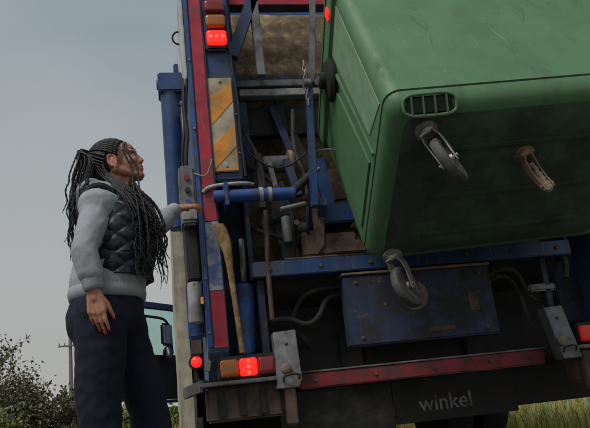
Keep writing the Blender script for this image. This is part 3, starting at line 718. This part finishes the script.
skin.cap(RS, V((-1.69, -.8, 1.32)), .05, .08); skin.cap(LS, V((-1.69, -.8, 1.32)), .05, .08)
skin.cap(RH, V((-1.735, -.8, .95)), .09, .1); skin.cap(LH, V((-1.735, -.8, .95)), .09, .1)
def hand(mb, wr, h, nrm, th, curl, spread=.16, thumb_out=.7):
    """wr wrist, h finger direction, nrm palm normal, th thumb side"""
    h = V(h).normalized(); nrm = V(nrm); nrm = (nrm-h*nrm.dot(h)).normalized(); th = V(th); th = (th-h*th.dot(h)-nrm*th.dot(nrm)).normalized()
    mb.cap(wr, wr+h*.03, .024, .022)
    for i, (off, L, r) in enumerate(((.030, .074, .0088), (.010, .082, .009), (-.010, .076, .0086), (-.029, .060, .0078))):
        k = wr+h*(.092-.006*abs(i-1))+th*off
        mb.cap(wr+h*.015+th*off*.62, k, .0165, .0118, 10)
        d = (h+th*off*spread*8).normalized(); p = k
        for j, fr in enumerate((.45, .31, .24)):
            a = curl[i]*(.55, 1.0, .8)[j]
            ax = d.cross(nrm).normalized()
            d = (Matrix.Rotation(a, 3, ax) @ d).normalized()
            q = p+d*L*fr
            mb.cap(p, q, r*(1, .93, .86)[j], r*(.93, .86, .74)[j], 10)
            p = q
        back = d.cross(ax)
        if back.dot(nrm) > 0: back = -back
        nails.append((p-d*.004+back*.0050, d, back, r))
    b0 = wr+h*.028+th*.022
    d1 = (h*.62+th*thumb_out+nrm*.35).normalized(); b1 = b0+d1*.040
    d2 = (h*.85+th*thumb_out*.45+nrm*.3).normalized(); b2 = b1+d2*.032; b3 = b2+(d2+nrm*.15).normalized()*.024
    mb.cap(b0, b1, .0165, .0115, 10); mb.cap(b1, b2, .0112, .0100, 10); mb.cap(b2, b3, .0098, .0078, 10)
    mb.cap(wr+h*.05+th*.012, b0+d1*.02, .014, .012, 10)
    nails.append((b3-nrm*.005, d2, -nrm, .009))
hand(skin, RW+V((0, 0, -.008)), (.10, .0, -1), (.35, 1, 0), (1, -.35, .05), (.22, .30, .36, .5), thumb_out=.38)
hand(skin, LW, (.95, .38, .25), (.25, .55, -.8), (-.1, .5, .6), (.12, .3, .45, .6), thumb_out=.6)
sk_ = skin.build('body', 'skin', PE, 0)
bake(sk_, [('REMESH', dict(mode='VOXEL', voxel_size=.0036)), ('SMOOTH', dict(factor=.5, iterations=3))])
sk_['label'] = 'face, neck and bare hands'
for c, d, b, r in nails:
    s = d.cross(b)
    MB().sph(c+d*.004, (r*1.35, r*.72, .0028), (d, s, b), 12, 8).build('fingernail', 'nail', PE)
for s in (-1, 1):
    e = MB().sph(hd(.0785, s*.031, .004), (.0115, .0125, .0085), HA).build('eye', 'eye', PE)
    MB().sph(hd(.0862, s*.032, .005), .0052).build('iris', 'iris', e)
    MB().tube([hd(.0885-.25*abs(t-.3)*.02, s*(.018+.034*t), .0105+.004*math.sin(t*3.14)) for t in [i/6 for i in range(7)]], .0022, 6).build('eyelash', 'hair', PE)
    MB().tube([hd(.101-.024*t, s*(.014+.036*t), .033+.004*math.sin(t*2.6)) for t in [i/6 for i in range(7)]], [.0012+.0014*math.sin((i+.8)/7.5*3.14) for i in range(7)], 6).build('eyebrow', 'hair', PE)
MB().sph(hd(.0945, 0, -.0525), (.0088, .019, .0050), HA).sph(hd(.0925, 0, -.0640), (.0088, .017, .0060), HA).build('lips', 'lip', PE)

# hoodie
hd_ = MB()
def ring(c, f, r, k=28, ax=R(-10), sq=2.3):
    F_ = V((math.cos(ax), math.sin(ax), 0)); R_ = V((math.sin(ax), -math.cos(ax), 0)); o = []
    for j in range(k):
        a = 6.28318*j/k; ca, sa = math.cos(a), math.sin(a)
        o.append(V(c)+F_*f*math.copysign(abs(ca)**(2/sq), ca)+R_*r*math.copysign(abs(sa)**(2/sq), sa))
    return o
tor = [((-1.735, -.8, 1.005), .144, .178), ((-1.733, -.8, 1.04), .158, .192), ((-1.728, -.8, 1.09), .162, .194), ((-1.715, -.8, 1.18), .145, .185), ((-1.70, -.8, 1.28), .14, .185), ((-1.695, -.8, 1.36), .13, .175), ((-1.69, -.8, 1.41), .10, .13), ((-1.69, -.8, 1.455), .07, .075)]
hd_.loft([ring(c, f, r) for c, f, r in tor])
for a, b, c, ra, rb, rc in ((RS, RE, RW, .065, .053, .043), (LS, LE, LW, .074, .062, .048)):
    t_ = (b-a)
    hd_.cap(a, a+t_*.5, ra, (ra+rb)/2+.004); hd_.cap(a+t_*.5, b, (ra+rb)/2+.004, rb)
    hd_.cap(b, b+(c-b)*.55, rb, rc+.012); hd_.cap(b+(c-b)*.55, c-(c-b)*.34, rc+.012, rc-.012)
hd_.cap(RS, V((-1.70, -.84, 1.39)), .080, .08); hd_.cap(LS, V((-1.69, -.76, 1.39)), .075, .08)
# fullness gathered above the near cuff and hood lying on the shoulders
hd_.sph(RW+V((-.018, -.002, .088)), (.054, .052, .042))
hd_.sph((-1.80, -.80, 1.455), (.06, .13, .07)); hd_.sph((-1.785, -.87, 1.485), (.066, .066, .052)); hd_.sph((-1.785, -.73, 1.485), (.066, .066, .052))
hd_.cap((-1.77, -.89, 1.49), (-1.66, -.895, 1.455), .040, .034); hd_.cap((-1.765, -.73, 1.475), (-1.64, -.73, 1.44), .035, .03)
ho = hd_.build('hoodie', 'grey_cloth', PE, 0)
bake(ho, [('REMESH', dict(mode='VOXEL', voxel_size=.0075)), ('SMOOTH', dict(factor=.5, iterations=7))])
wrinkle(ho, .006, 6, 1, (1, 1, 1.5)); wrinkle(ho, .0022, 11, 4, (1.3, 1.3, 1.6), True); wrinkle(ho, .0015, 40, 6, (1, 1, 1))
for a, b, r in ((RE, RW, .037), (LE, LW, .036)):
    d = (b-a).normalized()
    rg = []; mb = MB(); q = d.orthogonal().normalized(); k = d.cross(q)
    for h, g_ in ((-.085, 1.0), (-.07, 1.16), (-.045, 1.15), (-.015, 1.08), (.0, 1.0), (.002, .85)):
        rg.append([b+d*h+(q*math.cos(6.28318*j/56)+k*math.sin(6.28318*j/56))*(r*g_+(.0014 if j % 2 else -.0014)) for j in range(56)])
    mb.loft(rg).build('cuff', 'grey_cloth', ho, 0)
mb = MB(); rg = []
for z, g_ in ((.985, .93), (.99, 1.0), (1.02, 1.04), (1.045, 1.0), (1.05, .95)):
    base = ring((-1.735, -.8, z), .156*g_, .190*g_, 120)
    cc = V((-1.735, -.8, z)); rg.append([cc+(p-cc)*(1+(.008 if j % 2 else -.008)) for j, p in enumerate(base)])
mb.loft(rg).build('waistband', 'grey_cloth', ho, 0)
for s in (-1, 1):
    MB().tube([V((-1.60, -.8-s*.035, 1.42)), V((-1.575, -.8-s*.04, 1.37)), V((-1.545, -.8-s*.04, 1.30)), V((-1.53, -.8-s*.04, 1.22))], .004, 6).build('drawstring', 'grey_cloth', ho)

# quilted vest: horizontal baffles pinched at the seams
mb = MB(); rg = []
def lerp_tor(z):
    prof = [(1.075, -1.700, .157, .190), (1.15, -1.692, .158, .194), (1.25, -1.678, .164, .198), (1.33, -1.675, .160, .192), (1.39, -1.678, .138, .165), (1.43, -1.685, .105, .125), (1.465, -1.685, .085, .095)]
    for a, b in zip(prof, prof[1:]):
        if a[0] <= z <= b[0]+1e-6:
            t = (z-a[0])/(b[0]-a[0]); return [a[i]+(b[i]-a[i])*t for i in (1, 2, 3)]
NZ = 110
for i in range(NZ+1):
    z = 1.075+(1.445-1.075)*i/NZ
    x, f, r = lerp_tor(z); ph = (z-1.075)/.046
    rr_ = ring((x, -.8, z), f, r, 160, R(-10), 2.2)
    cc = V((x, -.8, z))
    o = []
    for j, p in enumerate(rr_):
        dz = .009*noise.noise((p.x*18, p.y*18, int(ph)*3.1))+.004*noise.noise((p.x*50, p.y*50, z*50))
        th_ = j/160*18; dq = (z-1.075)/.085
        dz = dz*.6+.013*(abs(math.sin(math.pi*(dq+th_/2)))*abs(math.sin(math.pi*(dq-th_/2))))**.45-.005
        o.append(p+(p-cc).normalized()*dz+V((0, 0, .008*noise.noise((p.x*7, p.y*7, 5)))))
    rg.append(o)
mb.loft(rg, False, False)
ve = mb.build('vest', 'navy', PE, 0)
bake(ve, [('SOLIDIFY', dict(thickness=.012, offset=-1))])
zp = MB().tube([V((x+f*.995, -.8-.17*0-.03, z)) for z, (x, f, r) in [(z, lerp_tor(z)) for z in [1.08+.02*i for i in range(19)]]], .006, 6).build('zip', 'black', ve)
# armhole piping on the near side and high collar
ap = []
for j in range(24):
    a = 6.28318*j/24
    ap.append(RS+V((.012+.085*math.cos(a), .03-.02*math.sin(a)+.02*math.cos(a), -.015+.115*math.sin(a))))
MB().tube(ap, .012, 8, True).build('armhole_trim', 'navy', ve)

# trousers
mb = MB()
mb.loft([ring(c, f, r, 28, R(-8), 2.2) for c, f, r in (((-1.735, -.8, 1.055), .130, .164), ((-1.738, -.8, 1.01), .143, .176), ((-1.742, -.8, .95), .153, .184), ((-1.742, -.8, .89), .154, .182), ((-1.75, -.8, .82), .11, .15), ((-1.75, -.8, .79), .06, .09))])
for H_, K_, A_ in ((RH, RK, RA), (LH, LK, LA)):
    pts = [(0, .118), (.25, .110), (.5, .102), (.75, .095), (1, .089)]
    for (t0, a), (t1, b) in zip(pts, pts[1:]): mb.cap(H_.lerp(K_, t0), H_.lerp(K_, t1), a, b)
    pts = [(0, .090), (.4, .088), (.8, .086), (.98, .083)]
    for (t0, a), (t1, b) in zip(pts, pts[1:]): mb.cap(K_.lerp(A_, t0), K_.lerp(A_, t1), a, b)
mb.sph((-1.815, -.86, .90), (.088, .105, .12)); mb.sph((-1.805, -.74, .90), (.088, .10, .12))
pa = mb.build('trousers', 'pants', PE, 0)
bake(pa, [('REMESH', dict(mode='VOXEL', voxel_size=.009)), ('SMOOTH', dict(factor=.5, iterations=6))])
wrinkle(pa, .010, 5, 2, (1.6, 1.6, .8)); wrinkle(pa, .005, 9, 5, (1.2, 1.2, 1.3), True)
for v in pa.data.vertices:
    if v.co.z < .035: v.co.z = .035
for A_ in (RA, LA):
    sh = MB(); fx = V((.98, -.17, 0)); sx_ = V((-.17, -.98, 0)); c = V((A_.x, A_.y, 0))
    sh.cap(c+V((0, 0, .07))-fx*.04, c+fx*.13+V((0, 0, .045)), .05, .04); sh.cap(c+V((0, 0, .09)), c+V((0, 0, .14)), .05, .05)
    so = sh.build('shoe', 'shoe', PE, 0)
    bake(so, [('REMESH', dict(mode='VOXEL', voxel_size=.008)), ('SMOOTH', dict(factor=.5, iterations=4))])
    for v in so.data.vertices:
        if v.co.z < .012: v.co.z = .012
    MB().obox(c+fx*.045+V((0, 0, .012)), fx*.135, sx_*.048, V((0, 0, .012)), .01).build('shoe_sole', 'rubber', so)

# hair: scalp, cornrows drawn back to a high bunch, long loose braids
hair = MB()
def braid(pts, r=.0056, n=None):
    pp = [V(p) for p in pts]
    for _ in range(2):
        q = [pp[0]]
        for a, b in zip(pp, pp[1:]): q += [a*.75+b*.25, a*.25+b*.75]
        pp = q+[pp[-1]]
    L = sum((b-a).length for a, b in zip(pp, pp[1:])); k = max(6, int(L/.007))
    out_, acc, i = [], 0, 0
    step = L/k; out_.append(pp[0]); need = step
    for a, b in zip(pp, pp[1:]):
        d = (b-a).length; t = 0
        while d > 1e-9 and need <= d-t+1e-9:
            t += need; out_.append(a.lerp(b, min(1, t/d))); need = step
        need -= (d-t)
    m_ = len(out_)
    rad = [r*(1+.22*math.sin(i*1.9))*(1 if i < m_*.8 else max(.35, 1-(i-m_*.8)/(m_*.2)*.65)) for i in range(m_)]
    hair.tube(out_, rad, 6)
cap_ = MB()
cap_.sph(hd(-.026, 0, .037), (.094, .0765, .088), HA, 32, 20)
co = cap_
bmesh.ops.delete(co.bm, geom=[v for v in co.bm.verts if (lambda q: (q.dot(hf) > .034+.5*max(0, q.dot(hu)-.05) and q.dot(hu) < .098) or (q.dot(hf) > -.034 and q.dot(hu) < .03 and abs(q.dot(hr)) > .035) or q.dot(hu) < -.05)(v.co-HO)], context='VERTS')
scalp = co.build('scalp_hair', 'hair', PE, 0)
bake(scalp, [('SOLIDIFY', dict(thickness=.006, offset=1))])
bun = hd(-.085, .0, .085)
rnd = random.Random(3)
for i in range(19):                                   # cornrows over the top and sides
    t = i/18; a = R(-105+210*t)
    start = hd(.050-.035*abs(t-.5)*2, .072*math.sin(a), .060+.052*math.cos(a)-.03)
    pts = []
    for k in range(7):
        u = k/6
        p = start.lerp(bun, u); q = p-hd(-.026, 0, .037)
        e = V((q.dot(hf)/.096, q.dot(hr)/.079, q.dot(hu)/.091)); e.normalize()
        pts.append(hd(-.026, 0, .037)+hf*e.x*.1025+hr*e.y*.085+hu*e.z*.0965)
    braid(pts, .0068)
for sd in (-1, 1):
    for i in range(6):
        st_ = hd(-.034-.008*i, sd*(.078-.002*i), .026-.014*i); pts = []
        for k in range(7):
            p = st_.lerp(bun, k/6); q = p-hd(-.026, 0, .037); e = V((q.dot(hf)/.096, q.dot(hr)/.079, q.dot(hu)/.091)); e.normalize()
            pts.append(hd(-.026, 0, .037)+hf*e.x*.1025+hr*e.y*.085+hu*e.z*.0965)
        braid(pts, .0066)
hair.sph(bun+V((-.008, 0, -.004)), (.026, .034, .026), HA)
for i in range(64):                                   # bunch falling down the back
    a = rnd.uniform(0, 6.28); b = bun+V((-.02+.012*math.cos(a), .035*math.sin(a), .012*rnd.uniform(-1, 1)))
    x = rnd.uniform(-1.885, -1.775); y = -.80+rnd.uniform(-.15, .13); zl = rnd.uniform(1.16, 1.40)
    w_ = rnd.uniform(.006, .016); ph = rnd.uniform(0, 6)
    pts = [b, V((b.x-.045, b.y*.6+y*.4, b.z+.006)), V((x+.03, y, 1.62)), V((x, y, 1.54))]
    k = 6
    for j in range(1, k+1):
        z = 1.54+(zl-1.54)*j/k
        pts.append(V((x+w_*math.sin(ph+j*1.9)-.02*j/k, y+w_*math.cos(ph+j*1.5), z)))
    braid(pts, rnd.uniform(.0026, .0042))
for i in range(40):                                   # loose braids from the back of the head onto the hood
    b = hd(rnd.uniform(-.112, -.07), rnd.uniform(-.06, .02), rnd.uniform(-.03, .06)); e = rnd.uniform(0, 1)
    x = -1.835+.07*e; y = b.y*.7-.8*.3+rnd.uniform(-.06, .03); w_ = rnd.uniform(.003, .009); ph = rnd.uniform(0, 6); zl = rnd.uniform(1.30, 1.47)
    pts = [b, b+V((-.014, -.004, -.04)), V((x+.02, y, 1.56)), V((x, y-.02, 1.51))]+[V((x-.03*j/4+w_*math.sin(ph+2*j), y-.03*j/4-.01, 1.51+(zl-1.51)*j/4)) for j in range(1, 5)]
    braid(pts, rnd.uniform(.0026, .0042))
for i in range(38):                                   # braids over the near shoulder and down the chest
    t = rnd.random()
    b = hd(rnd.uniform(-.095, -.045), rnd.uniform(.03, .066), rnd.uniform(-.045, .03))
    x = -1.62+.125*rnd.random()**.8; near = (x+1.66)/.16
    y = -.985+rnd.uniform(-.02, .04)+.05*near
    zl = rnd.uniform(1.02, 1.20) if rnd.random() < .7 else rnd.uniform(1.2, 1.35); w_ = rnd.uniform(.005, .013); ph = rnd.uniform(0, 6)
    k = 9
    x0 = b.x*.6+x*.4
    pts = [b, V((b.x-.004, b.y-.014, b.z-.03)), V((b.x*.85+x*.15, -.885, 1.545)), V((x0, -.92, 1.49)), V((x0*.4+x*.6, y+.01, 1.42)), V((x, y, 1.33))]
    k = 10
    for j in range(1, k+1):
        z = 1.33+(zl-1.33)*j/k
        pts.append(V((x+w_*(.5+j/k)*math.sin(ph+j*2.1)+.012*j/k, y+w_*.8*math.cos(ph+j*1.6), z)))
    braid(pts, rnd.uniform(.0026, .0042))
for i in range(22):                                   # far side, hanging in front of the chest
    b = hd(rnd.uniform(-.03, .03), -rnd.uniform(.03, .075), rnd.uniform(-.02, .05))
    x = rnd.uniform(-1.525, -1.475); y = rnd.uniform(-.93, -.72); zl = rnd.uniform(1.03, 1.25); w_ = rnd.uniform(.006, .014); ph = rnd.uniform(0, 6)
    pts = [b, V((b.x+.03, b.y-.01*0, b.z-.06)), V((-1.585, y, 1.48)), V((x-.03, y, 1.40)), V((x, y, 1.32))]
    for j in range(1, 7): pts.append(V((x+w_*math.sin(ph+j*2)+.01*j/6, y+w_*math.cos(ph+j), 1.32+(zl-1.32)*j/6)))
    braid(pts, rnd.uniform(.0030, .0045))
# two strands framing the face
braid([hd(.072, .045, .072), hd(.062, .074, .03), hd(.066, .078, -.02), hd(.082, .072, -.075), V((-1.575, -.90, 1.47)), V((-1.555, -.97, 1.38)), V((-1.54, -.975, 1.25)), V((-1.55, -.97, 1.12))], .0042)
braid([hd(.064, .052, .072), hd(.045, .078, .03), hd(.050, .080, -.02), hd(.058, .076, -.075), V((-1.60, -.91, 1.47)), V((-1.58, -.98, 1.38)), V((-1.575, -.985, 1.25)), V((-1.58, -.98, 1.15))], .004)
hair.build('braids', 'hair', PE, 0, recalc=False)

# ------------------------------------------------------------------ vegetation, fence, pole
import numpy as np
def leaf_mesh(name, pts, size, m, parent, seed, droop=.3):
    rg_ = np.random.default_rng(seed); n_ = len(pts); P_ = np.array(pts)
    d = rg_.normal(size=(n_, 3)); d[:, 2] -= droop; d /= np.linalg.norm(d, axis=1)[:, None]
    q = np.cross(d, rg_.normal(size=(n_, 3))); q /= np.linalg.norm(q, axis=1)[:, None]
    nn = np.cross(d, q); L = size*rg_.uniform(.6, 1.3, n_)[:, None]; W_ = L*.32
    vs = np.stack([P_, P_+d*L*.5+q*W_+nn*W_*.4, P_+d*L, P_+d*L*.5-q*W_+nn*W_*.4], 1).reshape(-1, 3)
    me = bpy.data.meshes.new(name)
    fs = []
    for i in range(n_): fs += [(4*i, 4*i+1, 4*i+2), (4*i, 4*i+2, 4*i+3)]
    me.from_pydata(vs.tolist(), [], fs)
    at = me.attributes.new('var', 'FLOAT', 'POINT'); at.data.foreach_set('value', np.repeat(rg_.random(n_)**1.5, 4))
    me.materials.append(M[m]); return link(name, me, parent)
def shrub(name, label, cat, x, y, h, rad, m, n_leaf, seed, group=None, size=.09):
    rd = random.Random(seed); t = thing(name, label, cat, (x, y, 0), group)
    st = MB(); tips = []
    def grow(p, d, L, r, lev):
        q = p; pts = [p]; rs = [r]
        for k in range(4):
            d = (d+V((rd.uniform(-.25, .25), rd.uniform(-.25, .25), rd.uniform(-.05, .18)))).normalized()
            q = q+d*L/4; pts.append(q); rs.append(r*(1-.16*(k+1)))
            tips.append((q, lev))
            if lev < 3 and k > 0:
                for _ in range(2):
                    dd2 = (d*.7+V((rd.gauss(0, .6), rd.gauss(0, .6), rd.uniform(-.1, .6)))).normalized()
                    grow(q, dd2, L*.55, r*.5, lev+1)
        st.tube(pts, rs, 5)
    for k in range(5):
        a = rd.uniform(0, 6.28)
        grow(V((x+.12*math.cos(a), y+.12*math.sin(a), -.02)), V((math.cos(a)*rad/h*.8, math.sin(a)*rad/h*.8, 1)).normalized(), h*.62, .022, 1)
    st.build('stems', 'bark', t, 60)
    pts = []
    pool = [q for q, lev in tips if lev >= 2]
    for k in range(n_leaf):
        q = rd.choice(pool); pts.append((q.x+rd.gauss(0, .07), q.y+rd.gauss(0, .07), max(.05, q.z+rd.gauss(0, .07))))
    lo_ = leaf_mesh('leaves', pts, size, m, t, seed); lo_['kind'] = 'stuff'
    return t
shrub('shrub', 'tallest dark shrub at the left edge of the picture', 'shrub', -5.55, 12.2, 2.9, .6, 'leaf', 3200, 11)
shrub('shrub', 'twiggy dark shrub with reddish leaves, second from the left edge', 'shrub', -4.95, 11.6, 2.1, .7, 'leaf', 2400, 12)
shrub('shrub', 'rounded dark shrub between the tallest shrubs and the trousers', 'shrub', -4.3, 11.3, 1.55, .7, 'leaf', 2400, 13)
shrub('shrub', 'low dark shrub in front of the utility pole beside the trousers', 'shrub', -3.75, 11.8, 1.40, .6, 'leaf', 2000, 14)
shrub('weed_clump', 'green weed clump partly hidden behind the trouser leg', 'weeds', -3.1, 12.0, 1.0, .6, 'leaf_y', 1800, 15)
shrub('weed_clump', 'green weed clump showing between the trouser legs', 'weeds', -2.45, 11.2, .95, .6, 'leaf_y', 1800, 16)
shrub('weed_clump', 'green weed clump below the open cab door', 'weeds', -1.85, 10.6, .85, .5, 'leaf_y', 1600, 17)
shrub('shrub', 'yellowish low shrub in the foreground of the dark shrubs at lower left', 'shrub', -4.75, 10.4, 1.15, .6, 'leaf_y', 2000, 18)
# grass
rg_ = np.random.default_rng(5)
def blades(n_, x0, x1, y0, y1, h0, h1):
    X = rg_.uniform(x0, x1, n_); Y = rg_.uniform(y0, y1, n_); H = rg_.uniform(h0, h1, n_)
    a = rg_.uniform(0, 6.28, n_); w_ = rg_.uniform(.004, .009, n_); le = rg_.normal(0, .28, (n_, 2))*H[:, None]
    b0 = np.stack([X-w_*np.cos(a), Y-w_*np.sin(a), 0*X-.01], 1); b1 = np.stack([X+w_*np.cos(a), Y+w_*np.sin(a), 0*X-.01], 1)
    m0 = np.stack([X-w_*.7*np.cos(a)+le[:, 0]*.35, Y-w_*.7*np.sin(a)+le[:, 1]*.35, H*.6], 1); m1 = m0+np.stack([1.4*w_*np.cos(a), 1.4*w_*np.sin(a), 0*X], 1)
    tp = np.stack([X+le[:, 0], Y+le[:, 1], H], 1)
    return np.stack([b0, b1, m1, m0, tp], 1).reshape(-1, 3), n_
parts = [blades(16000, -7, 2.2, 9.3, 13.5, .25, .75), blades(15000, 2.15, 10, 4.5, 13, .10, .38), blades(3000, 2.12, 3.2, -2, 5, .06, .25)]
vs = np.concatenate([p[0] for p in parts]); nb = sum(p[1] for p in parts)
fs = []
for i in range(nb): k = 5*i; fs += [(k, k+1, k+2, k+3), (k+3, k+2, k+4)]
me = bpy.data.meshes.new('grass'); me.from_pydata(vs.tolist(), [], fs)
at = me.attributes.new('var', 'FLOAT', 'POINT'); at.data.foreach_set('value', np.repeat(rg_.random(nb), 5))
me.materials.append(M['grass']); go = link('grass', me); go['kind'] = 'stuff'
tag(go, 'yellow green grass growing along the verge behind the truck', 'grass')
# fence
fe = thing('fence', 'pale green post fence standing in the grass seen under the truck', 'fence', (4, 4.8, 0))
for k in range(16):
    x = 2.5+.26*k
    MB().box(x-.014, x+.014, 4.79, 4.818, -.05, 1.15, .003).build('fence_post', 'post', fe)
for z in (.42, .98): MB().box(2.45, 6.5, 4.82, 4.84, z-.02, z+.02, .003).build('fence_rail', 'post', fe)
# utility pole
px_, py_ = -8.12, 45
up_ = thing('utility_pole', 'distant grey utility pole with a short cross arm above the shrubs', 'utility pole', (px_, py_, 0))
MB().cyl((px_, py_, -.3), (px_, py_, 7.1), .15, .11, 14).build('pole', 'pole', up_)
MB().box(px_-.75, px_+.3, py_-.16, py_-.09, 6.45, 6.56, .01).build('cross_arm', 'pole', up_)
for dx in (-.68, -.35, .22): MB().cyl((px_+dx, py_-.125, 6.56), (px_+dx, py_-.125, 6.72), .04, .03, 10).build('insulator', 'steel', up_)
